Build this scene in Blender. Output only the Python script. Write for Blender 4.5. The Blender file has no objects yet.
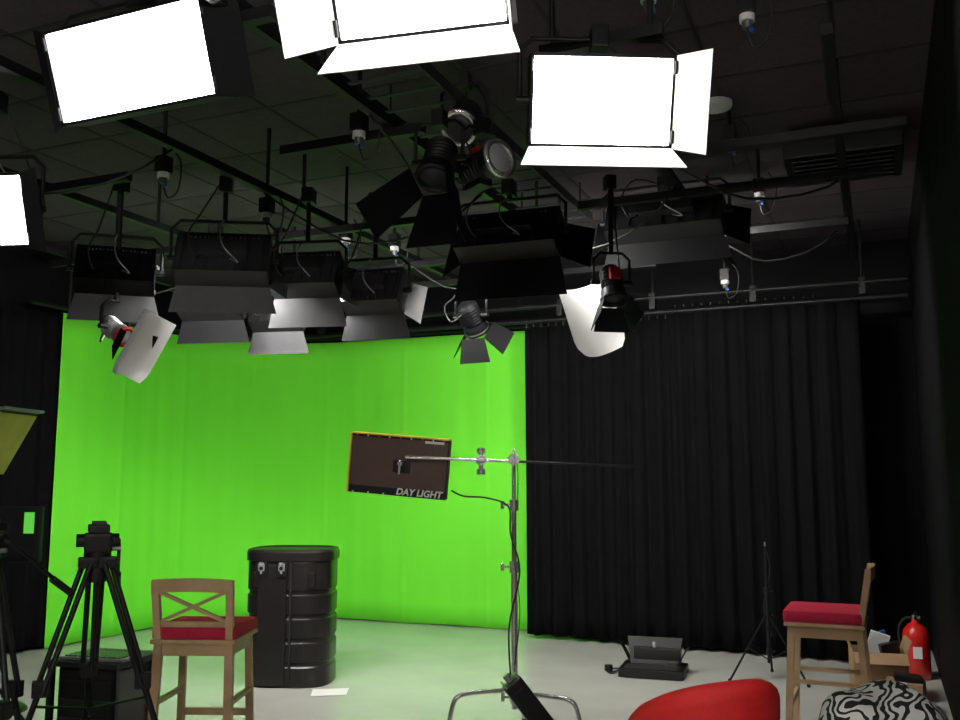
import bpy, bmesh, math, random
from mathutils import Vector, Matrix
random.seed(4)
scene=bpy.context.scene
scene.view_settings.view_transform='Standard'
scene.view_settings.exposure=0.25
PH=math.radians(23)
A=Vector((math.cos(PH),-math.sin(PH),0)); B=Vector((math.sin(PH),math.cos(PH),0))

# ---------------- materials
def mat(name,col,rough=.5,metal=0,emit=0,ecol=None,noise=0,nscale=20,bump=0,spec=.5,coat=0):
    m=bpy.data.materials.new(name); m.use_nodes=True
    nt=m.node_tree; b=nt.nodes['Principled BSDF']
    b.inputs['Base Color'].default_value=(*col,1); b.inputs['Roughness'].default_value=rough
    b.inputs['Metallic'].default_value=metal; b.inputs['Specular IOR Level'].default_value=spec
    if coat: b.inputs['Coat Weight'].default_value=coat
    if emit:
        b.inputs['Emission Color'].default_value=(*(ecol or col),1); b.inputs['Emission Strength'].default_value=emit
    if noise or bump:
        tc=nt.nodes.new('ShaderNodeTexCoord'); n=nt.nodes.new('ShaderNodeTexNoise'); n.inputs['Scale'].default_value=nscale
        n.inputs['Detail'].default_value=4
        nt.links.new(tc.outputs['Object'],n.inputs['Vector'])
        if noise:
            r=nt.nodes.new('ShaderNodeValToRGB')
            r.color_ramp.elements[0].position=.3; r.color_ramp.elements[1].position=.7
            r.color_ramp.elements[0].color=(*[c*(1-noise) for c in col],1)
            r.color_ramp.elements[1].color=(*[min(1,c*(1+noise)) for c in col],1)
            nt.links.new(n.outputs['Fac'],r.inputs['Fac']); nt.links.new(r.outputs['Color'],b.inputs['Base Color'])
        if bump:
            bp=nt.nodes.new('ShaderNodeBump'); bp.inputs['Strength'].default_value=bump; bp.inputs['Distance'].default_value=.01
            nt.links.new(n.outputs['Fac'],bp.inputs['Height']); nt.links.new(bp.outputs['Normal'],b.inputs['Normal'])
    return m
M_green=mat('green_fabric',(.185,.84,.045),.85,noise=.03,nscale=1.3,spec=.2)
M_blackcloth=mat('black_cloth',(.0038,.0038,.0046),.9,noise=.2,nscale=6,spec=.08)
M_wall=mat('black_wall_paint',(.005,.005,.006),.75,noise=.2,nscale=2,spec=.12)
M_wallg=mat('dark_grey_paint',(.005,.005,.006),.7,noise=.15,nscale=2,spec=.12)
M_floor=mat('studio_floor',(.56,.56,.51),.2,noise=.05,nscale=2.5)
M_metalblk=mat('black_metal',(.007,.007,.008),.45,noise=.15,nscale=30,spec=.3)
M_doorblk=mat('black_door_metal',(.004,.004,.0048),.55,spec=.12)
M_metalgry=mat('grey_door_metal',(.07,.07,.075),.5,noise=.08,nscale=15,spec=.3)
M_dkgrey=mat('dark_grey_metal',(.028,.028,.031),.5,noise=.1,nscale=20,spec=.35)
M_chrome=mat('chrome',(.72,.71,.69),.25,.75)
M_alu=mat('aluminium',(.42,.42,.43),.35,.7)
M_white=mat('white_enamel',(.75,.75,.75),.45)
M_whitedoor=mat('white_door',(.8,.8,.78),.5)
M_wood=mat('birch_wood',(.50,.33,.18),.5,noise=.15,nscale=9)
M_redfab=mat('red_seat_fabric',(.50,.012,.05),.85,noise=.12,nscale=60,bump=.2)
M_redch=mat('red_chair_fabric',(.66,.014,.014),.7,noise=.06,nscale=80,bump=.15)
M_plastic=mat('black_plastic',(.012,.0105,.010),.3,noise=.1,nscale=15,bump=.05,spec=.45)
M_rubber=mat('rubber',(.008,.008,.008),.7)
M_lit=mat('lit_tubes',(1,1,1),.5,emit=42,ecol=(1,.98,.95))
M_flood=mat('lit_flood_tubes',(1,1,1),.5,emit=72,ecol=(1,.98,.93))
M_fill=mat('lit_fill_tubes',(1,1,1),.5,emit=38,ecol=(1,.96,.9))  # emission for the two added fill banks behind the camera
M_glow=mat('lamp_slit',(1,.6,.4),.5,emit=4,ecol=(1,.5,.35))
M_lens=mat('lens_glass',(.55,.57,.6),.25,.1)
M_red=mat('red_plastic',(.6,.02,.01),.4)
M_blue=mat('blue_plastic',(.02,.10,.35),.4)
M_brown=mat('brown_housing',(.085,.044,.034),.45,noise=.1,nscale=8)
M_yellow=mat('gold_tape',(.75,.58,.04),.4)
M_yelgr=mat('yellow_reflector',(.50,.52,.06),.35,noise=.15,nscale=6)
M_card=mat('cardboard',(.36,.22,.12),.8,noise=.1,nscale=7)
M_paper=mat('paper',(.8,.8,.78),.8)
M_ext=mat('extinguisher_red',(.6,.015,.01),.3,coat=.5)
M_screen=mat('grey_screen',(.07,.075,.075),.3)
M_keys=mat('light_grey_plastic',(.3,.31,.31),.4)
M_greenlit=mat('monitor_green',(.1,.5,.05),.5,emit=.25,ecol=(.15,.8,.1))
M_cable=mat('black_cable',(.01,.01,.01),.5)
def tile_mat():
    m=mat('ceiling_tiles',(.05,.05,.055),.8,spec=.2); nt=m.node_tree; b=nt.nodes['Principled BSDF']
    tc=nt.nodes.new('ShaderNodeTexCoord'); n=nt.nodes.new('ShaderNodeTexNoise'); n.inputs['Scale'].default_value=45; n.inputs['Detail'].default_value=6
    r=nt.nodes.new('ShaderNodeValToRGB'); r.color_ramp.elements[0].position=.35; r.color_ramp.elements[1].position=.75
    r.color_ramp.elements[0].color=(.062,.049,.060,1); r.color_ramp.elements[1].color=(.085,.068,.082,1)
    nt.links.new(tc.outputs['Object'],n.inputs['Vector']); nt.links.new(n.outputs['Fac'],r.inputs['Fac']); nt.links.new(r.outputs['Color'],b.inputs['Base Color'])
    return m
M_tile=tile_mat()
M_grid=mat('ceiling_t_bar',(.03,.026,.03),.6,spec=.2)
def zebra():
    m=mat('zebra_fabric',(.8,.8,.8),.8); nt=m.node_tree; b=nt.nodes['Principled BSDF']
    tc=nt.nodes.new('ShaderNodeTexCoord'); w=nt.nodes.new('ShaderNodeTexWave'); w.inputs['Scale'].default_value=7
    w.inputs['Distortion'].default_value=18; w.inputs['Detail'].default_value=1.5; w.inputs['Detail Scale'].default_value=1.6
    r=nt.nodes.new('ShaderNodeValToRGB'); r.color_ramp.interpolation='CONSTANT'; r.color_ramp.elements[0].color=(.01,.01,.01,1)
    r.color_ramp.elements[1].position=.5; r.color_ramp.elements[1].color=(.75,.75,.72,1)
    nt.links.new(tc.outputs['Object'],w.inputs['Vector']); nt.links.new(w.outputs['Fac'],r.inputs['Fac']); nt.links.new(r.outputs['Color'],b.inputs['Base Color'])
    return m
M_zeb=zebra()

# ---------------- mesh builder
class MB:
    def __init__(s): s.bm=bmesh.new(); s.mats=[]; s.T=Matrix.Identity(4)
    def mi(s,m):
        if m not in s.mats: s.mats.append(m)
        return s.mats.index(m)
    def raw(s,vs,fs,m,smooth=False,M=None):
        T=s.T@(M or Matrix.Identity(4)); i=s.mi(m)
        bv=[s.bm.verts.new(T@Vector(v)) for v in vs]; out=[]
        for f in fs:
            try:
                fc=s.bm.faces.new([bv[k] for k in f]); fc.material_index=i; fc.smooth=smooth; out.append(fc)
            except ValueError: pass
        return bv,out
    def box(s,c,sz,m,rot=None,bev=0,taper=None):
        x,y,z=[q/2 for q in sz]; t=taper or 1
        vs=[(-x,-y,-z),(x,-y,-z),(x,y,-z),(-x,y,-z),(-x*t,-y*t,z),(x*t,-y*t,z),(x*t,y*t,z),(-x*t,y*t,z)]
        fs=[(0,3,2,1),(4,5,6,7),(0,1,5,4),(1,2,6,5),(2,3,7,6),(3,0,4,7)]
        M=Matrix.Translation(c)
        if rot: M=M@(Matrix.Rotation(rot[2],4,'Z')@Matrix.Rotation(rot[1],4,'Y')@Matrix.Rotation(rot[0],4,'X'))
        bv,fc=s.raw(vs,fs,m,False,M)
        if bev:
            es=set(e for f in fc for e in f.edges)
            r=bmesh.ops.bevel(s.bm,geom=list(es),offset=bev,segments=2,affect='EDGES',profile=.7)
            for f in r['faces']: f.material_index=s.mi(m)
    def beam(s,p,q,w,d,m,up=(0,0,1),w2=None,d2=None):
        p=Vector(p);q=Vector(q);z=(q-p).normalized();u=Vector(up)
        if abs(z.dot(u))>.95:u=Vector((0,1,0))
        x=z.cross(u).normalized();y=z.cross(x).normalized()
        w2=w2 or w;d2=d2 or d;vs=[]
        for o,ww,dd in((p,w,d),(q,w2,d2)):
            for a,b in((-1,-1),(1,-1),(1,1),(-1,1)): vs.append(o+x*a*ww/2+y*b*dd/2)
        s.raw(vs,[(0,3,2,1),(4,5,6,7),(0,1,5,4),(1,2,6,5),(2,3,7,6),(3,0,4,7)],m)
    def cyl(s,p,q,r,m,r2=None,seg=16,smooth=True):
        p=Vector(p);q=Vector(q);z=(q-p).normalized();u=Vector((0,0,1)) if abs(z.z)<.9 else Vector((1,0,0))
        x=z.cross(u).normalized();y=z.cross(x);r2=r if r2 is None else r2
        vs=[];
        for o,rr in((p,r),(q,r2)):
            for i in range(seg):
                a=2*math.pi*i/seg; vs.append(o+(x*math.cos(a)+y*math.sin(a))*rr)
        s.raw(vs,[(i,(i+1)%seg,seg+(i+1)%seg,seg+i) for i in range(seg)],m,smooth)
        s.raw(vs[:seg],[tuple(range(seg))[::-1]],m); s.raw(vs[seg:],[tuple(range(seg))],m)
    def tube(s,pts,r,m,seg=8):
        pts=[Vector(p) for p in pts]; vs=[];n=len(pts);prev=None
        for i,p in enumerate(pts):
            d=(pts[min(i+1,n-1)]-pts[max(i-1,0)]).normalized()
            if prev is None:
                u=Vector((0,0,1)) if abs(d.z)<.9 else Vector((1,0,0)); x=d.cross(u).normalized()
            else: x=(prev-d*prev.dot(d)).normalized()
            prev=x;y=d.cross(x)
            for k in range(seg):
                a=2*math.pi*k/seg; vs.append(p+(x*math.cos(a)+y*math.sin(a))*r)
        fs=[(i*seg+k,i*seg+(k+1)%seg,(i+1)*seg+(k+1)%seg,(i+1)*seg+k) for i in range(n-1) for k in range(seg)]
        fs+=[tuple(range(seg))[::-1],tuple(range((n-1)*seg,n*seg))]
        s.raw(vs,fs,m,True)
    def spline(s,pts,r,m,seg=6,sub=6):
        P=[Vector(p) for p in pts];out=[]
        for i in range(len(P)-1):
            p0=P[max(i-1,0)];p1=P[i];p2=P[i+1];p3=P[min(i+2,len(P)-1)]
            for k in range(sub):
                t=k/sub; out.append(.5*((2*p1)+(p2-p0)*t+(2*p0-5*p1+4*p2-p3)*t*t+(3*p1-p0-3*p2+p3)*t**3))
        out.append(P[-1]); s.tube(out,r,m,seg)
    def sph(s,c,r,m,sc=(1,1,1),seg=16,ring=10):
        vs=[];fs=[]
        for i in range(ring+1):
            t=math.pi*i/ring
            for k in range(seg):
                a=2*math.pi*k/seg; vs.append((c[0]+r*sc[0]*math.sin(t)*math.cos(a),c[1]+r*sc[1]*math.sin(t)*math.sin(a),c[2]+r*sc[2]*math.cos(t)))
        for i in range(ring):
            for k in range(seg): fs.append((i*seg+k,(i+1)*seg+k,(i+1)*seg+(k+1)%seg,i*seg+(k+1)%seg))
        s.raw(vs,fs,m,True)
    def lathe(s,prof,m,M=None,seg=24,smooth=True):
        vs=[];n=len(prof)
        for r,z in prof:
            for k in range(seg):
                a=2*math.pi*k/seg; vs.append((r*math.cos(a),r*math.sin(a),z))
        fs=[(i*seg+k,i*seg+(k+1)%seg,(i+1)*seg+(k+1)%seg,(i+1)*seg+k) for i in range(n-1) for k in range(seg)]
        s.raw(vs,fs,m,smooth,M)
    def plate(s,quad,th,m):
        q=[Vector(v) for v in quad]; n=(q[1]-q[0]).cross(q[3]-q[0]).normalized()*th/2
        vs=[v-n for v in q]+[v+n for v in q]; k=len(q)
        fs=[tuple(range(k))[::-1],tuple(range(k,2*k))]+[(i,(i+1)%k,k+(i+1)%k,k+i) for i in range(k)]
        s.raw(vs,fs,m)
    def finish(s,name,loc=(0,0,0),rz=0,parent=None):
        bmesh.ops.recalc_face_normals(s.bm,faces=s.bm.faces[:])
        me=bpy.data.meshes.new(name); s.bm.to_mesh(me); s.bm.free()
        for m in s.mats: me.materials.append(m)
        o=bpy.data.objects.new(name,me); scene.collection.objects.link(o)
        o.location=loc; o.rotation_euler=(0,0,rz)
        if parent: o.parent=parent
        return o
R=math.radians
ARM=-PH   # yaw that aligns local x with room A axis

# ---------------- room shell
CZ=3.5
def room_box(name,a0,a1,b0,b1,z0,z1,m):
    mb=MB(); mb.box(((a0+a1)/2,(b0+b1)/2,(z0+z1)/2),(a1-a0,b1-b0,z1-z0),m); return mb.finish(name,(0,0,0),ARM)
room_box('floor',-6.9,3.1,-2.1,8.9,-.1,0,M_floor)
room_box('wall_back',-6.9,3.1,8.8,8.9,0,CZ,M_wallg)
room_box('wall_left',-6.9,-6.8,-2.1,8.8,0,CZ,M_wall)
room_box('wall_front',-6.8,3.1,-2.1,-2.0,0,CZ,M_wall)
room_box('wall_right',3.0,3.1,-2.0,1.5,0,CZ,M_wall)
mb=MB(); mb.box((1.71,5.15,CZ/2),(2.76,7.3,CZ),M_wall); mb.finish('wall_pier',(0,0,0),ARM)
mb=MB(); mb.box((-1.9,3.4,CZ+.05),(10,11,.1),M_tile)
for i in range(17): mb.box((-6.7+i*.6,3.4,CZ-.002),(.020,10.8,.004),M_grid)
for i in range(18): mb.box((-1.9,-1.8+i*.6,CZ-.002),(9.8,.020,.004),M_grid)
mb.finish('ceiling',(0,0,0),ARM)

# ---------------- drapes
def drape(name,pts,z0,z1,m,amp,wl,nz=14,step=.02,seams=None,flare=.3):
    P=[Vector((x,y,0)) for x,y in pts]; out=[];acc=0
    for i in range(len(P)-1):
        d=P[i+1]-P[i];L=d.length;n=max(1,int(L/step));t=d/L
        for k in range(n): out.append((P[i]+d*k/n,Vector((-t.y,t.x,0)),acc+L*k/n))
        acc+=L
    out.append((P[-1],out[-1][1],acc))
    mb=MB();vs=[]
    for j in range(nz+1):
        f=j/nz;z=z0+(z1-z0)*f
        for p,n,s_ in out:
            ph=s_*2*math.pi/wl+1.3*math.sin(s_*2.1)+.8*math.sin(s_*5.3+1)
            o=amp*(math.sin(ph)+.35*math.sin(2.3*ph+f*1.2)+.5*(1-f)*math.sin(s_*4.1+f*2))*(1-flare*f)
            if seams:
                for q in seams:
                    dd=abs(s_-q)
                    if dd<.03:o-=.007*(1-dd/.03)
            zz=z
            if j==0: zz+=.004+.004*math.sin(s_*6)
            vs.append(p+n*o+Vector((0,0,zz)))
    N=len(out)
    fs=[(j*N+i,j*N+i+1,(j+1)*N+i+1,(j+1)*N+i) for j in range(nz) for i in range(N-1)]
    mb.raw(vs,fs,m,True); ob=mb.finish(name,(0,0,0),ARM)
    so=ob.modifiers.new('th','SOLIDIFY'); so.thickness=.004
    return ob
gp=[(-6.45,5.94),(-6.45,6.9)]
for i in range(1,13):
    t=math.pi/2*i/12; gp.append((-6.45+1.35*(1-math.cos(t)),6.95+1.45*math.sin(t)))
gp+=[(-4,8.42),(-2.5,8.44)]
drape('green_screen_backdrop',gp,.005,2.84,M_green,.005,.5,seams=[.75,1.5,2.25,3.0,3.9,4.8,5.6])
drape('black_curtain',[(-2.97,8.05),(-1.6,8.05)],.03,2.80,M_blackcloth,.036,.19)
drape('black_curtain',[(-1.62,7.98),(-.08,7.98)],.03,2.83,M_blackcloth,.038,.17)
drape('black_curtain',[(-6.6,2.0),(-6.5,5.97)],.03,2.8,M_blackcloth,.03,.16)

mb=MB()
for b,z in((8.05,2.86),(7.98,2.98)):
    mb.cyl((-6.2,b,z),(.28,b,z),.022,M_metalblk)
for i in range(40):
    a=-2.95+i*.072; mb.cyl((a,8.05,2.80),(a,8.05,2.86),.006,M_dkgrey,seg=6)
for i in range(16): mb.cyl((-1.55+i*.075,7.96,2.88),(-1.55+i*.075,7.96,2.90),.006,M_dkgrey,seg=6)
for i in range(8):
    a=-6+i*.85
    mb.cyl((a,8.0,2.98),(a,8.0,CZ),.01,M_metalblk,seg=8); mb.box((a,8.0,2.95),(.05,.08,.14),M_metalblk)
mb.cyl((-6.45,5.6,2.88),(-6.45,7.0,2.88),.02,M_metalblk)
mb.cyl((-6.2,8.42,2.88),(-2.4,8.42,2.88),.02,M_metalblk)
mb.tube([(-6.45+1.35*(1-math.cos(t)),6.95+1.45*math.sin(t),2.88) for t in [math.pi/2*i/12 for i in range(13)]],.02,M_metalblk)
mb.cyl((-6.45,6,2.88),(-6.45,6,CZ),.01,M_metalblk)
mb.finish('curtain_rail',(0,0,0),ARM)

# lighting grid
mb=MB()
for a in(-5.6,-4.4,-3.24,-2.08,-1.0,-.1):
    b1=7.6; b0=1 if a<-1.5 else 3.6
    mb.box((a,(b0+b1)/2,3.1),(.045,b1-b0,.045),M_metalblk)
    for b in(1.6,3.2,4.8,6.4):
        if b>b0: mb.cyl((a,b,3.1),(a,b,CZ),.012,M_metalblk,seg=8)
for b,a0,a1 in((3.8,-4.6,-3.7),(3.8,-2.7,-1.9),(5.2,-5.8,-2.4),(5.3,-1.6,.1),(6.3,-5.6,-.1),(7.0,-4.5,-1.5),(2.6,-2.85,-1.9),(4.6,-.9,.2)):
    mb.box(((a0+a1)/2,b,3.05),(a1-a0,.045,.045),M_metalblk)
for a,b in((-1.18,2.33),(-.93,3.41),(-1.9,-1.2),(.6,-.3)):
    mb.box((a,b,3.12),(.5,.045,.045),M_metalblk)
    for s_ in(-1,1): mb.cyl((a+s_*.2,b,3.12),(a+s_*.2,b,CZ),.012,M_metalblk,seg=8)
mb.finish('lighting_grid',(0,0,0),ARM)
mb=MB()
for a in(-2.3,-1.86): mb.box((a,4.2,3.32),(.012,4.6,.06),M_dkgrey)
for i in range(24): mb.box((-2.08,2+i*.19,3.295),(.44,.02,.01),M_dkgrey)
for b in(2.3,4.2,6.2): mb.cyl((-2.3,b,3.3),(-2.3,b,CZ),.006,M_metalblk,seg=6); mb.cyl((-1.86,b,3.3),(-1.86,b,CZ),.006,M_metalblk,seg=6)
mb.finish('cable_tray',(0,0,0),ARM)
mb=MB()
for a0,b0,a1,b1,dp in((-4.4,3,-3.24,3.6,.25),(-3.24,4.4,-2.08,4.9,.3),(-4.4,5.4,-3.3,5.6,.35),(-2.08,5.4,-1.0,5.2,.3),(-3.2,5.9,-2.2,6.2,.3),(-1.0,4.6,-.1,5.4,.18),(-5.5,5.0,-4.5,5.6,.3),(-1.0,6.3,-.2,6.6,.2),(-2.08,3.6,-1.9,4.4,.2)):
    pts=[]
    for k in range(9):
        t=k/8; pts.append((a0+(a1-a0)*t+.03*math.sin(9*t),b0+(b1-b0)*t,3.07-dp*4*t*(1-t)))
    mb.tube(pts,.007,M_cable,6)
mb.finish('hanging_power_cables',(0,0,0),ARM)

# ---------------- fluorescent bank lights
def door(mb,p0,p1,dirv,L,th,m,flare=.04):
    p0=Vector(p0);p1=Vector(p1);e=(p1-p0).normalized();d=Vector(dirv)
    q0=p0+d*L-e*flare;q1=p1+d*L+e*flare
    mb.plate([p0,p1,q1,q0],th,m)
def bank(name,loc,yaw,tilt,w,h,d,doors,lit,mdoor,rail_z=3.08,mh=None,roll=0,tubes=4,lamp=True):
    mh=mh or M_metalblk
    mb=MB(); H=Matrix.Rotation(tilt,4,'X')@Matrix.Rotation(roll,4,'Y'); mb.T=H
    t=.012
    mb.box((0,d/2-t/2,0),(w,t,h),mh,bev=.004)
    for sx in(-1,1): mb.box((sx*(w/2-t/2),0,0),(t,d,h),mh)
    for sz in(-1,1): mb.box((0,0,sz*(h/2-t/2)),(w,d,t),mh)
    mb.box((0,d/2+.025,0),(w*.55,.05,h*.4),mh,bev=.006)
    for i in range(7): mb.box((-w*.42+i*w*.14,d/2+.006,0),(.008,.012,h*.9),mh)
    for i in range(18):
        if i%9!=8: mb.box((-w*.42+i*w*.048,d/2+.004,h*.36),(.010,.008,.008),M_alu)
    mb.box((0,d*.2,0),(w-.03,.006,h-.03),M_white)
    if lamp:
        mb.box((0,-d*.38,0),(w-.026,.006,h-.026),lit)
        for i in range(tubes):
            z=-h/2+h*(i+.5)/tubes; mb.cyl((-w/2+.03,-d*.40,z),(w/2-.03,-d*.40,z),.010,lit,seg=10)
    fy=-d/2
    for sx in(-1,1):
        for sz in(-1,1): mb.cyl((sx*w/2,fy,sz*h*.3),(sx*w/2,fy,sz*h*.44),.008,M_metalblk,seg=8)
    for k,(a,L) in doors.items():
        ang=R(a)
        if k in'tb':
            sz=1 if k=='t' else -1
            door(mb,(-w/2,fy,sz*h/2),(w/2,fy,sz*h/2),(0,-math.cos(ang),sz*math.sin(ang)),L,.004,mdoor)
        else:
            sx=1 if k=='r' else -1
            door(mb,(sx*w/2,fy,-h/2),(sx*w/2,fy,h/2),(sx*math.sin(ang),-math.cos(ang),0),L,.004,mdoor,.02)
    for sx in(-1,1): mb.cyl((sx*w/2,0.0,0),(sx*(w/2+.05),0.0,0),.016,M_metalblk,seg=12)
    mb.T=Matrix.Identity(4)
    y=h*.5+.08; xx=w/2+.035
    mb.tube([(-xx,0,0),(-xx,0,y-.05),(-xx+.05,0,y),(0,0,y),(xx-.05,0,y),(xx,0,y-.05),(xx,0,0)],.010,M_metalblk)
    top=rail_z-loc[2]
    if top>y: mb.cyl((0,0,y),(0,0,top),.014,M_metalblk)
    mb.box((0,0,max(top,y)),(.07,.09,.09),M_metalblk,bev=.008)
    mb.spline([(w*.2,d/2+.04,0),(w*.25,d/2+.12,-.03),(w*.3,d/2+.16,h*.3),(w*.2,d/2+.1,y),(.03,.03,max(top,y))],.005,M_cable)
    mb.spline([(-w*.1,d/2+.05,-.02),(-w*.2,d/2+.13,-h*.2),(-w*.05,d/2+.15,h*.1),(.0,d/2+.1,h*.5),(.0,.04,y)],.004,M_alu)
    return mb.finish(name,loc,yaw)
FN='fluorescent_bank_light'
bank(FN,(-1.31,3.40,2.98),R(-23),R(20),.76,.36,.12,dict(r=(105,.14),l=(100,.05)),M_lit,M_doorblk)
bank(FN,(-.18,2.62,2.91),R(-14),R(28),.54,.36,.12,dict(b=(35,.13),l=(55,.17),r=(12,.12)),M_lit,M_whitedoor)
bank(FN,(.47,3.5,2.87),R(3),R(20),.56,.35,.12,dict(b=(35,.12),r=(55,.14)),M_lit,M_whitedoor)
bank(FN,(-2.17,4.0,2.58),R(-5),R(20),.42,.32,.12,dict(r=(105,.06)),M_lit,M_doorblk)
F2='flood_or_fill_bank_light'  # backdrop floods, plus two added fill banks at the end
bank(F2,(.17,5.25,2.80),R(160),R(30),.60,.26,.14,dict(t=(20,.1),b=(60,.22),l=(60,.18),r=(60,.16)),M_flood,M_doorblk)
bank(F2,(1.15,5.65,3.02),R(157),R(30),.72,.26,.14,dict(t=(20,.1),b=(50,.14),l=(60,.16),r=(60,.14)),M_flood,M_doorblk,rail_z=3.2)
bank(F2,(-2.07,5.2,2.58),R(197),R(28),.42,.24,.14,dict(b=(55,.15),t=(25,.1)),M_flood,M_metalgry,mh=M_doorblk)
bank(F2,(-1.46,5.2,2.645),R(187),R(28),.52,.28,.14,dict(b=(50,.15),t=(25,.1),l=(50,.12)),M_flood,M_metalgry,mh=M_dkgrey)
bank(F2,(-1.02,5.4,2.60),R(172),R(28),.40,.24,.14,dict(b=(55,.17),t=(25,.1),l=(50,.12)),M_flood,M_metalgry,mh=M_dkgrey)
bank(F2,(-.63,5.5,2.52),R(165),R(28),.36,.24,.14,dict(b=(55,.15),t=(25,.1),l=(45,.12)),M_flood,M_dkgrey,mh=M_dkgrey)
bank(F2,(-1.80,6.2,2.58),R(170),R(30),.44,.2,.12,dict(b=(55,.15),t=(40,.08)),M_flood,M_doorblk,lamp=False)
bank(F2,(-1.38,6.3,2.52),R(170),R(30),.36,.2,.12,dict(b=(55,.15),t=(40,.08)),M_flood,M_dkgrey,lamp=False)
bank(F2,(-1.6,-.6,3.0),R(180),R(32),.8,.4,.14,dict(t=(60,.12),b=(60,.12)),M_fill,M_metalgry)  # added fill bank, unseen behind camera, brightens the foreground
bank(F2,(.45,-.5,3.0),R(172),R(32),.8,.4,.14,dict(t=(60,.12),b=(60,.12)),M_fill,M_metalgry)  # second added fill bank, also out of view behind camera

# ---------------- fresnel spotlights
def fresnel(name,loc,yaw,tilt,r,L,doors,mdoor,mbody=None,rail_z=3.08,ring=None,lens=None,dl=.16,extra=None,dflare=.03,slit=False,bounce=None):
    mbody=mbody or M_metalblk; ring=ring or M_metalblk; lens=lens or M_lens
    mb=MB(); H=Matrix.Rotation(tilt,4,'X'); mb.T=H
    AX=Matrix.Rotation(math.pi/2,4,'X') # z -> -y
    prof=[(0,-L/2),(r*.55,-L/2),(r*.8,-L/2+.02)]
    n=6
    for i in range(n):
        z=-L/2+.03+i*(L*.6/n); prof+=[(r*.82,z),(r*.9,z+.004),(r*.9,z+L*.6/n*.5),(r*.82,z+L*.6/n*.55)]
    prof+=[(r,L*.28),(r,L/2)]
    mb.lathe(prof,mbody,AX)
    mb.lathe([(r,L/2),(r*1.12,L/2),(r*1.12,L/2+.018),(r*.85,L/2+.018),(r*.85,L/2-.01)],ring,AX)
    mb.lathe([(r*.86,L/2+.0),(r*.6,L/2+.012),(r*.3,L/2+.018),(0,L/2+.02)],lens,AX)
    fy=-(L/2+.022); q=r*1.05
    for k,a in doors.items():
        g=R(a)
        if k in'tb':
            sz=1 if k=='t' else -1
            door(mb,(-q,fy,sz*q),(q,fy,sz*q),(0,-math.cos(g),sz*math.sin(g)),dl,.004,mdoor,dflare)
        else:
            sx=1 if k=='r' else -1
            door(mb,(sx*q,fy,-q),(sx*q,fy,q),(sx*math.sin(g),-math.cos(g),0),dl,.004,mdoor,dflare)
    if extra: mb.box((0,L*.1,r*1.0),(.06,.07,.03),extra,bev=.005)
    if slit: mb.tube([(math.cos(R(t))*r*1.02,-(L/2-.01),math.sin(R(t))*r*1.02) for t in range(150,240,10)],.006,M_glow,6)
    for sx in(-1,1): mb.cyl((sx*r,0,0),(sx*(r+.05),0,0),.014,M_metalblk,seg=12)
    mb.box((0,L*.15,-r*.95),(r*.9,L*.5,r*.4),mbody,bev=.006)
    mb.T=Matrix.Identity(4)
    if bounce:
        Mx,bw,bh=bounce; vs=[];N=12;K=10
        for j in range(K+1):
            v=j/K
            for i in range(N+1):
                u=-1+2*i/N; ww=bw*(1-(.25*max(0,(v-.8)/.2)**2)); vs.append((u*ww,.10*(1-u*u)*1.0-.1, bh*(.5-v)))
        mb.raw(vs,[(j*(N+1)+i,j*(N+1)+i+1,(j+1)*(N+1)+i+1,(j+1)*(N+1)+i) for j in range(K) for i in range(N)],M_whitedoor,True,Mx)
    xx=r+.035;y=r+.1
    mb.tube([(-xx,0,0),(-xx,0,y-.04),(-xx+.04,0,y),(xx-.04,0,y),(xx,0,y-.04),(xx,0,0)],.009,M_metalblk)
    top=rail_z-loc[2]
    if top>y: mb.cyl((0,0,y),(0,0,top),.013,M_metalblk)
    mb.box((0,0,max(top,y)),(.06,.07,.08),M_metalblk,bev=.006)
    mb.spline([(0,L/2,0),(.04,L/2+.08,-.06),(.1,L/2+.06,.05),(.06,.06,y),(.02,.02,max(top,y))],.005,M_cable)
    return mb.finish(name,loc,yaw)
FR='fresnel_spotlight'
fresnel(FR,(-.08,4.55,3.22),R(-15),R(40),.085,.24,dict(),M_doorblk,ring=M_chrome,lens=M_dkgrey,rail_z=3.42)
fresnel(FR,(.01,4.30,2.88),R(40),R(-5),.085,.24,dict(),M_doorblk,ring=M_chrome,extra=M_red)
fresnel(FR,(-.19,4.20,2.88),R(-20),R(62),.085,.22,dict(l=42,r=15,b=5),M_doorblk,dl=.30,lens=M_dkgrey,slit=True)
TX=Matrix.Translation
fresnel(FR,(-2.06,5.2,2.25),R(60),R(35),.055,.18,dict(l=25,r=25),M_doorblk,mbody=M_alu,ring=M_red,dl=.12,
  bounce=(TX((-.02,-.17,-.09))@Matrix.Rotation(R(-60),4,'Z')@Matrix.Rotation(R(27),4,'Y')@Matrix.Rotation(R(78),4,'Z'),.15,.38))
fresnel(FR,(.74,5.15,2.50),R(10),R(70),.07,.2,dict(l=20,r=20,b=15),M_doorblk,dl=.14,extra=M_red,lens=M_dkgrey,
  bounce=(TX((-.09,.16,-.20))@Matrix.Rotation(R(-14),4,'Y')@Matrix.Rotation(R(-10),4,'X'),.15,.42))
fresnel(FR,(-.06,6.0,2.46),R(150),R(45),.08,.2,dict(l=40,r=40,t=35,b=35),M_doorblk,dl=.16,lens=M_dkgrey,mbody=M_doorblk)

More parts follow.
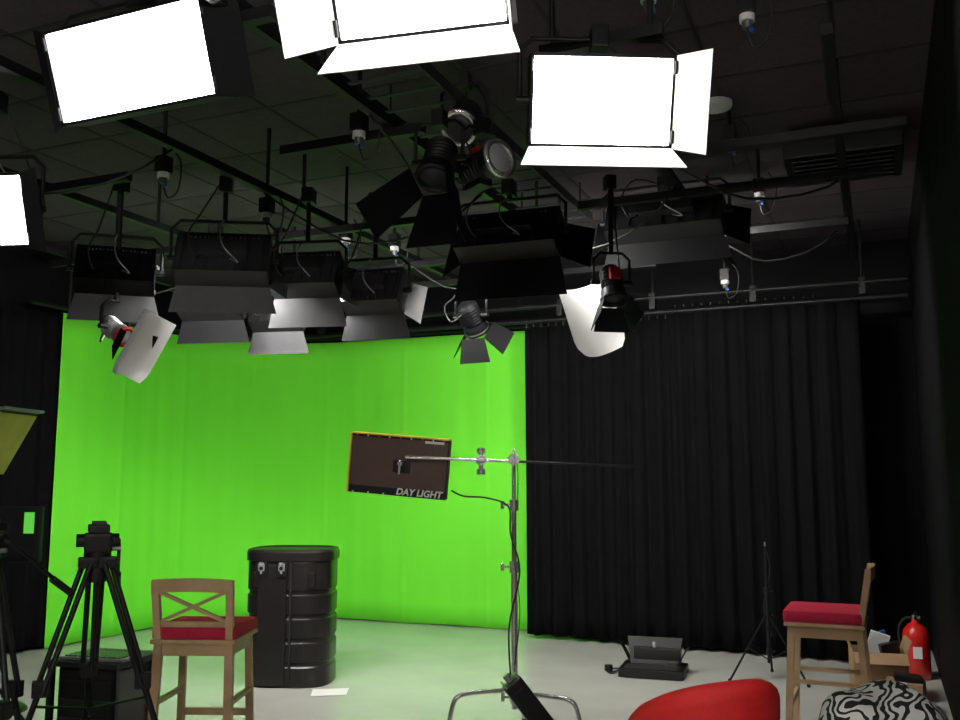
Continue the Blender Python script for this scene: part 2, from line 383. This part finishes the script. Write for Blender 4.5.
def socket(x,y,z):
    mb=MB(); mb.box((0,0,0),(.07,.07,.09),M_metalblk,bev=.006)
    mb.cyl((0,0,-.045),(0,0,-.075),.032,M_white,seg=14); mb.cyl((0,0,-.075),(0,0,-.105),.024,M_screen,r2=.018,seg=14)
    mb.cyl((.015,0,-.105),(.02,0,-.125),.010,M_blue,seg=10)
    mb.cyl((0,0,.045),(0,0,CZ-z),.012,M_metalblk,seg=8)
    mb.spline([(0,0,-.105),(.02,.02,-.18),(.08,.03,-.14),(.1,.02,.0),(.06,0,.08)],.005,M_cable)
    mb.finish('ceiling_power_socket',(x,y,z),ARM)
for x,y,z in((-1.72,4.9,3.10),(-1.27,5.4,3.02),(-.9,6.1,3.05),(-.58,4.3,3.10),(-.62,6.6,3.12),(1.12,3.7,3.38),(1.42,5.1,3.35),(1.76,5.7,3.24),(.67,3.5,3.36),(.4,6.4,2.92),(1.9,7.1,2.98)):
    socket(x,y,z)
mb=MB(); mb.box((0,0,0),(.66,.6,.10),M_metalblk,bev=.01)
for i in range(7): mb.box((0,-.24+i*.08,-.055),(.56,.05,.008),M_dkgrey,rot=(.5,0,0))
mb.box((0,0,.09),(.4,.4,.14),M_metalblk)
mb.finish('air_conditioning_vent',(2.22,5.5,3.34),ARM)
mb=MB(); mb.lathe([(0,0),(.05,0),(.085,-.012),(.09,.0),(.09,.02)],M_white); mb.finish('recessed_downlight',(1.32,5.0,3.475))

# ---------------- C-stand with panel lamp
mb=MB()
mb.cyl((0,0,.16),(0,0,.95),.0175,M_chrome); mb.cyl((0,0,.9),(0,0,1.28),.014,M_chrome); mb.cyl((0,0,1.25),(0,0,1.52),.011,M_chrome)
for z in(.22,.92,1.26): mb.cyl((0,0,z-.03),(0,0,z+.03),.026,M_chrome); mb.cyl((0,0,z),(-.055,0,z),.007,M_chrome,seg=8); mb.box((-.065,0,z),(.02,.012,.045),M_chrome,bev=.004)
for k,ang in enumerate((-165,-20,80)):
    ca,sa=math.cos(R(ang)),math.sin(R(ang)); z0=.26-.02*k
    mb.spline([(ca*.0,sa*.0,z0),(ca*.2,sa*.2,z0),(ca*.3,sa*.3,z0-.01),(ca*.345,sa*.345,z0-.05),(ca*.38,sa*.38,.05),(ca*.39,sa*.39,.012)],.0125,M_chrome,10,4)
    mb.sph((ca*.39,sa*.39,.014),.014,M_rubber)
    mb.cyl((0,0,z0-.018),(0,0,z0+.018),.028,M_chrome)
mb.cyl((0,-.05,1.515),(0,.04,1.515),.034,M_chrome); mb.cyl((0,-.07,1.515),(0,-.05,1.515),.02,M_chrome); mb.box((0,-.08,1.54),(.014,.014,.07),M_chrome,bev=.004)
mb.cyl((-.10,-.02,1.508),(.67,-.02,1.475),.0075,M_metalblk,seg=10)
mb.cyl((-.61,-.02,1.528),(-.02,-.02,1.505),.009,M_chrome,seg=10)
mb.cyl((-.185,-.05,1.51),(-.185,.03,1.51),.03,M_chrome); mb.cyl((-.185,-.02,1.44),(-.185,-.02,1.58),.013,M_chrome); mb.box((-.185,-.07,1.51),(.05,.014,.014),M_chrome,bev=.004)
mb.cyl((-.185,-.02,1.43),(-.185,-.02,1.46),.024,M_chrome); mb.cyl((-.185,-.02,1.55),(-.185,-.02,1.575),.024,M_chrome)
mb.spline([(-.35,.03,1.34),(-.28,-.02,1.31),(-.15,-.01,1.30),(-.03,-.02,1.25),(-.02,-.03,1.1),(.03,-.03,.9),(-.03,-.03,.6),(-.02,-.02,.3)],.005,M_cable)
mb.spline([(.02,-.02,1.5),(.02,-.03,1.3),(-.01,-.03,1.05),(.03,-.02,.7),(.0,-.03,.4)],.003,M_cable)
mb.finish('c_stand',(.19,5.3,0),0)
pl=bpy.data.objects.new('daylight_panel_lamp',None); scene.collection.objects.link(pl); pl.location=(-.46,5.40,1.48)
pl.rotation_euler=(R(4),R(5),R(-8))
mb=MB()
w,h,d=.57,.335,.07
mb.box((0,.0,0),(w,d,h),M_brown,bev=.006)
mb.box((.0,-.037,-h/2+.022),(w,.008,.044),M_metalblk)
mb.box((0,-.036,h/2-.006),(w,.008,.012),M_metalblk); mb.box((-w/2-.004,-.02,0),(.012,.06,h),M_yellow); mb.box((0,-.01,h/2+.005),(w,.08,.008),M_yellow)
mb.box((w/2-.003,-.036,0),(.008,.008,h),M_metalblk)
for i in range(9): mb.cyl((-w/2+.03+i*(w-.06)/8,-.045,h/2-.006),(-w/2+.03+i*(w-.06)/8,-.035,h/2-.006),.005,M_white if i%2 else M_red,seg=8)
for i in range(3): mb.cyl((-w/2+.03+i*.09,-.045,-h/2+.006),(-w/2+.03+i*.09,-.035,-h/2+.006),.005,M_white,seg=8)
mb.box((.2,-.041,h/2-.018),(.11,.004,.014),M_paper)
mb.box((0,.04,0),(w-.04,.006,h-.04),M_white)
mb.box((.02,-.042,.0),(.10,.014,.07),M_metalblk,bev=.004); mb.cyl((.02,-.05,.02),(.02,-.10,.02),.014,M_chrome); mb.box((.02,-.098,-.0),(.014,.014,.08),M_chrome,bev=.004)
mb.finish('housing',parent=pl)
tx=bpy.data.curves.new('label','FONT'); tx.body='DAY LIGHT'; tx.size=.052; tx.offset=.0016; tx.shear=.2; tx.extrude=.001; tx.align_x='CENTER'; tx.align_y='CENTER'
to=bpy.data.objects.new('label',tx); scene.collection.objects.link(to); to.parent=pl; to.location=(.13,-.043,-h/2+.024); to.rotation_euler=(R(90),0,0); tx.materials.append(M_paper)

mb=MB(); mb.box((0,0,0),(.11,.10,.46),M_plastic,bev=.015); mb.box((0,-.053,.05),(.07,.01,.25),M_metalblk); mb.cyl((0,0,.23),(0,0,.27),.02,M_alu)
for sx in(-1,1): mb.box((sx*.04,0,.235),(.01,.1,.03),M_alu)
o=mb.finish('lamp_ballast',(.30,5.02,.185)); o.rotation_euler=(R(-5),R(-38),R(10))

# ---------------- stool
def stool(name,loc,rz):
    mb=MB()
    for sx in(-1,1):
        mb.beam((sx*.195,-.20,0),(sx*.18,-.17,.58),.032,.042,M_wood,up=(1,0,0)); mb.beam((sx*.18,-.17,.57),(sx*.19,-.225,.90),.03,.036,M_wood,up=(1,0,0))
        mb.beam((sx*.19,.20,0),(sx*.175,.165,.59),.034,.034,M_wood,up=(1,0,0))
        mb.beam((sx*.185,-.18,.30),(sx*.183,.18,.30),.03,.018,M_wood); mb.box((sx*.18,0,.56),(.02,.33,.06),M_wood)
    mb.box((0,-.17,.56),(.34,.02,.06),M_wood); mb.box((0,.168,.56),(.34,.02,.06),M_wood)
    mb.box((0,-.187,.20),(.36,.018,.03),M_wood); mb.box((0,.185,.18),(.36,.022,.035),M_wood)
    mb.box((0,0,.60),(.43,.40,.022),M_wood,bev=.006)
    mb.box((0,.01,.641),(.43,.39,.062),M_redfab,bev=.022)
    n=10
    for i in range(n):
        x0=-.205+.41*i/n;x1=-.205+.41*(i+1)/n
        y0=-.225-.02*(1-(x0/.205)**2);y1=-.225-.02*(1-(x1/.205)**2)
        z0=.875+.010*(1-(x0/.205)**2);z1=.875+.010*(1-(x1/.205)**2)
        q=[(x0,y0,z0-.035),(x1,y1,z1-.035),(x1,y1,z1+.03),(x0,y0,z0+.03)]; mb.plate(q,.02,M_wood)
    mb.box((0,-.187,.685),(.35,.02,.028),M_wood)
    mb.beam((-.165,-.19,.70),(.165,-.218,.845),.016,.026,M_wood,up=(0,1,0)); mb.beam((.165,-.194,.70),(-.165,-.222,.845),.016,.026,M_wood,up=(0,1,0))
    return mb.finish(name,loc,rz)
stool('bar_stool',(-1.42,4.98,0),R(-3))
o=stool('bar_stool',(1.96,5.42,0),R(66)); o.scale=(1.05,1.05,1.02)

# ---------------- moulded transport case
mb=MB(); seg=64; ax,ay=.300,.25
zs=[(0,.97),(.01,1),(.13,1),(.14,.97),(.16,.97),(.17,1),(.29,1),(.30,.965),(.32,.965),(.33,1),(.45,1),(.46,.965),(.48,.965),(.49,1),(.61,1),(.62,.965),(.64,.965),(.65,1),(.83,1),(.84,.99),(.845,1.04),(.90,1.04),(.918,1.02),(.922,.97),(.912,.9)]
vs=[]
for z,s_ in zs:
    for k in range(seg):
        t=2*math.pi*k/seg;c_,n_=math.cos(t),math.sin(t);e=2/3.2
        vs.append((ax*s_*math.copysign(abs(c_)**e,c_),ay*s_*math.copysign(abs(n_)**e,n_),z))
fs=[(i*seg+k,i*seg+(k+1)%seg,(i+1)*seg+(k+1)%seg,(i+1)*seg+k) for i in range(len(zs)-1) for k in range(seg)]
fs+=[tuple(range(seg)),tuple(range((len(zs)-1)*seg,len(zs)*seg))]
mb.raw(vs,fs,M_plastic,False)
mb.box((-.08,-ay+.0,.42),(.20,.03,.80),M_plastic,bev=.01); mb.box((.05,-ay+.003,.42),(.012,.03,.80),M_rubber)
for x in(-.15,-.01):
    mb.box((x,-ay-.018,.79),(.075,.02,.10),M_metalblk,bev=.004); mb.box((x,-ay-.03,.805),(.045,.012,.05),M_alu,bev=.004); mb.cyl((x,-ay-.038,.80),(x,-ay-.028,.80),.013,M_metalblk); mb.box((x,-ay-.035,.83),(.03,.008,.02),M_chrome); mb.box((x,-ay-.035,.772),(.016,.008,.022),M_chrome)
for sx in(-1,1): mb.box((sx*.19,-ay+.012,.72),(.05,.03,.1),M_plastic,bev=.01)
mb.finish('transport_case',(-1.33,6.80,0),R(-4))
mb=MB(); mb.plate([(-.13,-.09,.002),(.1,-.11,.002),(.14,.07,.006),(-.1,.1,.004)],.001,M_paper); mb.finish('paper_sheet',(-1.0,6.42,.003),R(15))

# ---------------- tripod
def tripod(name,loc,rz,H,spread,head=True):
    mb=MB(); hz=H-.16
    mb.cyl((0,0,hz-.12),(0,0,hz),.045,M_metalblk); mb.cyl((0,0,hz-.02),(0,0,hz+.02),.06,M_metalblk)
    for k in range(3):
        a=R(90+120*k); c_,s_=math.cos(a),math.sin(a); t=Vector((-s_,c_,0))
        top=Vector((c_*.05,s_*.05,hz-.03)); bot=Vector((c_*spread,s_*spread,.02)); mid=top.lerp(bot,.5)
        for q in(-1,1): mb.cyl(top+t*.03*q,top.lerp(bot,.55)+t*.028*q,.013,M_metalblk,seg=10)
        mb.cyl(mid,bot,.014,M_metalblk,seg=10)
        mb.box(tuple(top.lerp(bot,.53)),(.07,.06,.07),M_metalblk,bev=.01); mb.box(tuple(top),(.08,.07,.05),M_metalblk,bev=.01); mb.box(tuple(mid.lerp(bot,.6)),(.045,.045,.06),M_metalblk,bev=.008)
        mb.sph(tuple(bot+Vector((0,0,.005))),.025,M_rubber)
        m2=top.lerp(bot,.6); mb.beam(m2,(0,0,m2.z-.06),.025,.01,M_metalblk)
    mb.cyl((0,0,hz-.52),(0,0,hz-.1),.012,M_metalblk,seg=8)
    if head:
        mb.box((0,0,hz+.06),(.12,.11,.09),M_metalblk,bev=.015); mb.box((0,0,hz+.125),(.09,.16,.035),M_metalblk,bev=.008); mb.box((0,-.01,hz+.15),(.06,.12,.016),M_dkgrey,bev=.004)
        mb.cyl((-.06,0,hz+.07),(-.095,0,hz+.07),.03,M_metalblk); mb.cyl((.06,0,hz+.07),(.09,0,hz+.07),.03,M_metalblk); mb.cyl((.05,0,hz+.03),(.1,.0,hz+.03),.01,M_alu)
        mb.tube([(.09,-.0,hz+.07),(.10,.1,hz+.02),(.12,.38,hz-.16)],.009,M_metalblk); mb.cyl((.115,.30,hz-.115),(.125,.42,hz-.185),.016,M_rubber)
    return mb.finish(name,loc,rz)
tripod('camera_tripod',(-1.79,4.45,0),R(25),1.21,.42)
tripod('camera_tripod',(-2.06,3.95,0),R(-10),1.24,.40)
mb=MB(); mb.box((0,0,.40),(.46,.42,.03),M_dkgrey,bev=.004); mb.box((0,.03,.19),(.38,.34,.36),M_plastic,bev=.012)
for sx in(-1,1):
    for sy in(-1,1): mb.box((sx*.205,sy*.18,.195),(.03,.03,.39),M_metalblk)
for z in(.1,.2,.3): mb.box((0,-.146,z),(.34,.012,.012),M_dkgrey)
mb.finish('equipment_trolley',(-2.12,5.45,0),R(-15))
mb=MB(); mb.box((0,0,.01),(.40,.2,.018),M_keys,bev=.005)
for i in range(4):
    for k in range(13): mb.box((-.165+k*.0275,-.07+i*.042,.022),(.022,.034,.008),M_screen)
mb.finish('keyboard',(-2.10,5.36,.417),R(-15))
mb=MB(); mb.box((0,0,0),(.5,.05,.34),M_doorblk,bev=.01); mb.box((0,-.028,0),(.44,.006,.28),M_doorblk); mb.box((.18,-.032,.07),(.06,.004,.13),M_greenlit); mb.cyl((0,0,-.17),(0,0,-.3),.03,M_metalblk)
mb.cyl((0,0,-.3),(0,0,-1.06),.022,M_metalblk); mb.lathe([(.0,-1.03),(.2,-1.04),(.22,-1.06),(0,-1.062)],M_metalblk)
mb.finish('monitor_on_stand',(-2.99,5.9,1.065),R(8))
mb=MB(); T=Matrix.Translation((.03,0,1.60))@Matrix.Rotation(R(29),4,'Y'); mb.T=T
mb.box((0,0,0),(.03,.36,.38),M_metalblk,bev=.006); mb.box((.018,0,0),(.006,.34,.36),M_yelgr); mb.plate([(.0,-.18,.19),(.0,.18,.19),(.04,.18,.22),(.04,-.18,.22)],.012,M_alu)
mb.box((.018,-.18,0),(.03,.01,.38),M_alu)
mb.cyl((-.0,0,0),(-.09,0,0),.02,M_metalblk); mb.T=Matrix.Identity(4)
mb.cyl((-.09,0,.2),(-.09,0,1.66),.014,M_metalblk)
for k in range(3):
    a=R(120*k+20); mb.beam((-.09,0,.55),(-.09+math.cos(a)*.42,math.sin(a)*.42,.015),.02,.012,M_metalblk); mb.beam((-.09,0,.2),(-.09+math.cos(a)*.24,math.sin(a)*.24,.24),.015,.01,M_metalblk)
mb.finish('gold_reflector_on_stand',(-2.60,5.0,0),R(-6))

# ---------------- small light stand
mb=MB(); mb.cyl((0,0,.12),(0,0,.62),.012,M_metalblk); mb.cyl((0,0,.6),(0,0,.93),.008,M_metalblk); mb.cyl((0,0,.93),(0,0,.96),.006,M_alu)
for z in(.2,.45,.62): mb.cyl((0,0,z-.02),(0,0,z+.02),.02,M_metalblk); mb.cyl((0,0,z),(.045,0,z),.007,M_metalblk,seg=8)
for k in range(3):
    a=R(120*k+70); c_,s_=math.cos(a),math.sin(a)
    mb.beam((c_*.015,s_*.015,.45),(c_*.30,s_*.30,.012),.016,.008,M_metalblk); mb.beam((c_*.015,s_*.015,.15),(c_*.16,s_*.16,.235),.012,.006,M_metalblk); mb.sph((c_*.30,s_*.30,.014),.013,M_rubber)
mb.spline([(.01,0,.9),(.03,.01,.75),(-.02,.01,.5),(.03,0,.3)],.004,M_cable)
mb.finish('light_stand',(2.04,6.8,0))

# ---------------- floor lamp w/ open flap
mb=MB(); mb.box((0,0,.035),(.46,.36,.06),M_metalblk,bev=.01)
mb.box((.02,.08,.12),(.34,.10,.13),M_plastic,bev=.012); mb.plate([(-.17,.02,.07),(.17,.02,.07),(.20,.10,.25),(-.20,.10,.25)],.006,M_metalblk)
mb.plate([(-.17,.02,.07),(-.17,.12,.07),(-.25,.10,.22),(-.24,.0,.22)],.006,M_doorblk); mb.plate([(.17,.02,.07),(.17,.12,.07),(.25,.10,.2),(.24,.0,.2)],.006,M_doorblk)
for i in range(5): mb.box((0,-.14+i*.03,.068),(.38,.012,.01),M_dkgrey)
mb.box((.14,-.1,.085),(.08,.06,.03),M_dkgrey,bev=.005); mb.box((.0,.045,.20),(.02,.01,.05),M_alu)
mb.spline([(-.22,-.05,.04),(-.28,-.08,.01),(-.34,-.02,.01),(-.33,.08,.01),(-.27,.1,.01),(-.25,.02,.012),(-.3,-.04,.012)],.006,M_cable)
mb.cyl((-.33,0,.012),(-.33,0,.05),.03,M_metalblk)
mb.finish('cyc_floor_light',(1.26,7.0,0),R(-18))

# ---------------- red tub chair
mb=MB(); n=40
def sect(t,Hh):
    pts=[(.0,.16),(.015,.3),(.03,Hh-.06)]
    for i in range(7):
        a=math.pi*i/6; pts.append((-.02+.05*math.cos(a),Hh-.05+.05*math.sin(a)))
    return pts+[(-.07,Hh-.1),(-.08,.4),(-.08,.16)]
vs=[];m_=None
for i in range(n+1):
    t=i/n; ang=R(-205+230*t); Hh=.56+.18*math.sin(math.pi*t)**.8
    sp=sect(t,Hh); m_=len(sp)
    for r_,z in sp: vs.append((math.cos(ang)*(.23+r_),math.sin(ang)*(.26+r_),z))
fs=[(i*m_+k,(i+1)*m_+k,(i+1)*m_+k+1,i*m_+k+1) for i in range(n) for k in range(m_-1)]+[tuple(range(m_)),tuple(range(n*m_,(n+1)*m_))]
mb.raw(vs,fs,M_redch,True)
mb.sph((0,.03,.36),.21,M_redch,(1,1.0,.3),24,10); mb.lathe([(0,.16),(.20,.16),(.22,.2),(.21,.34)],M_redch,None,28)
for k in range(4):
    a=R(45+90*k); mb.cyl((math.cos(a)*.17,math.sin(a)*.17,.17),(math.cos(a)*.23,math.sin(a)*.23,0),.018,M_alu,r2=.012)
mb.finish('red_tub_chair',(.785,3.45,0),R(20))

# ---------------- patterned cushion on ottoman
mb=MB(); mb.box((0,0,.255),(.44,.40,.45),M_blackcloth,bev=.03)
for sx in(-1,1):
    for sy in(-1,1): mb.cyl((sx*.17,sy*.15,0),(sx*.17,sy*.15,.04),.02,M_metalblk)
mb.finish('ottoman',(1.43,3.44,0),ARM)
mb=MB(); N=28
def hh(u,v): return .13*(max(0,1-abs(u)**2.6)*max(0,1-abs(v)**2.6))**.6
for sgn in(1,-1):
    vs=[]
    for j in range(N+1):
        for i in range(N+1):
            u=-1+2*i/N;v=-1+2*j/N
            pin=1-.06*(u*u*v*v)
            z=hh(u,v)*(1+.15*math.sin(5*u+3*v))*(1 if sgn>0 else .4)*sgn
            vs.append((u*.22*pin,v*.20*pin,z))
    mb.raw(vs,[(j*(N+1)+i,j*(N+1)+i+1,(j+1)*(N+1)+i+1,(j+1)*(N+1)+i) for j in range(N) for i in range(N)],M_zeb,True)
mb.finish('zebra_print_cushion',(1.43,3.44,.540),ARM)

# ---------------- cardboard box
mb=MB(); t=.006; W,D,Hh=.32,.28,.30
mb.box((0,0,.004),(W,D,t),M_card)
for sx in(-1,1): mb.box((sx*W/2,0,Hh/2),(t,D,Hh),M_card); mb.plate([(sx*W/2,-D/2,Hh),(sx*W/2,D/2,Hh),(sx*(W/2+.03),D/2,Hh+.08),(sx*(W/2+.03),-D/2,Hh+.08)],t,M_card)
for sy in(-1,1): mb.box((0,sy*D/2,Hh/2),(W,t,Hh),M_card)
mb.plate([(-W/2,-D/2,Hh),(W/2,-D/2,Hh),(W/2,-D/2-.07,Hh-.06),(-W/2,-D/2-.07,Hh-.06)],t,M_card)
mb.box((.0,.02,.32),(.12,.02,.18),M_paper,rot=(.2,.3,0)); mb.box((.08,0,.27),(.12,.04,.16),M_plastic,rot=(.1,-.2,.3)); mb.box((.04,.07,.34),(.08,.02,.14),M_blue,rot=(.1,-.3,.2))
mb.finish('cardboard_box',(2.60,6.30,0),R(-15))
mb=MB(); mb.box((0,0,.09),(.22,.2,.18),M_card,bev=.004); mb.box((0,-.101,.1),(.05,.004,.18),M_paper); mb.box((.02,.0,.2),(.16,.12,.04),M_metalblk,rot=(0,.1,.2),bev=.01)
mb.finish('small_parcel',(2.60,5.92,0),R(-30))
mb=MB(); mb.lathe([(0,0),(.08,0),(.09,.01),(.09,.30),(.08,.34),(.05,.375),(.025,.385),(.025,.41),(0,.41)],M_ext,None,28)
mb.plate([(-.03,-.0905,.15),(.03,-.0905,.15),(.03,-.0905,.23),(-.03,-.0905,.23)],.003,M_paper)
mb.cyl((0,0,.40),(0,0,.44),.018,M_alu); mb.box((0,-.03,.45),(.02,.11,.014),M_metalblk,rot=(-.25,0,0)); mb.box((0,-.03,.425),(.018,.09,.01),M_metalblk,rot=(.1,0,0))
mb.cyl((0,0,.42),(.035,-.0,.42),.014,M_white); mb.spline([(-.02,0,.42),(-.07,0,.41),(-.11,0,.34),(-.105,-.01,.2),(-.10,-.01,.12)],.009,M_rubber); mb.cyl((-.10,-.01,.13),(-.10,-.01,.07),.013,M_rubber)
mb.finish('fire_extinguisher',(3.12,6.88,0),R(-20))

# ---------------- camera
cam=bpy.data.cameras.new('camera'); co=bpy.data.objects.new('camera',cam); scene.collection.objects.link(co)
cam.lens=35; cam.sensor_width=36; co.location=(0,0,1.4); co.rotation_euler=(math.pi/2+math.atan(120/933.33),0,0); cam.clip_start=.05
scene.camera=co
w=bpy.data.worlds.new('world'); scene.world=w; w.use_nodes=True; w.node_tree.nodes['Background'].inputs[0].default_value=(.02,.02,.02,1)
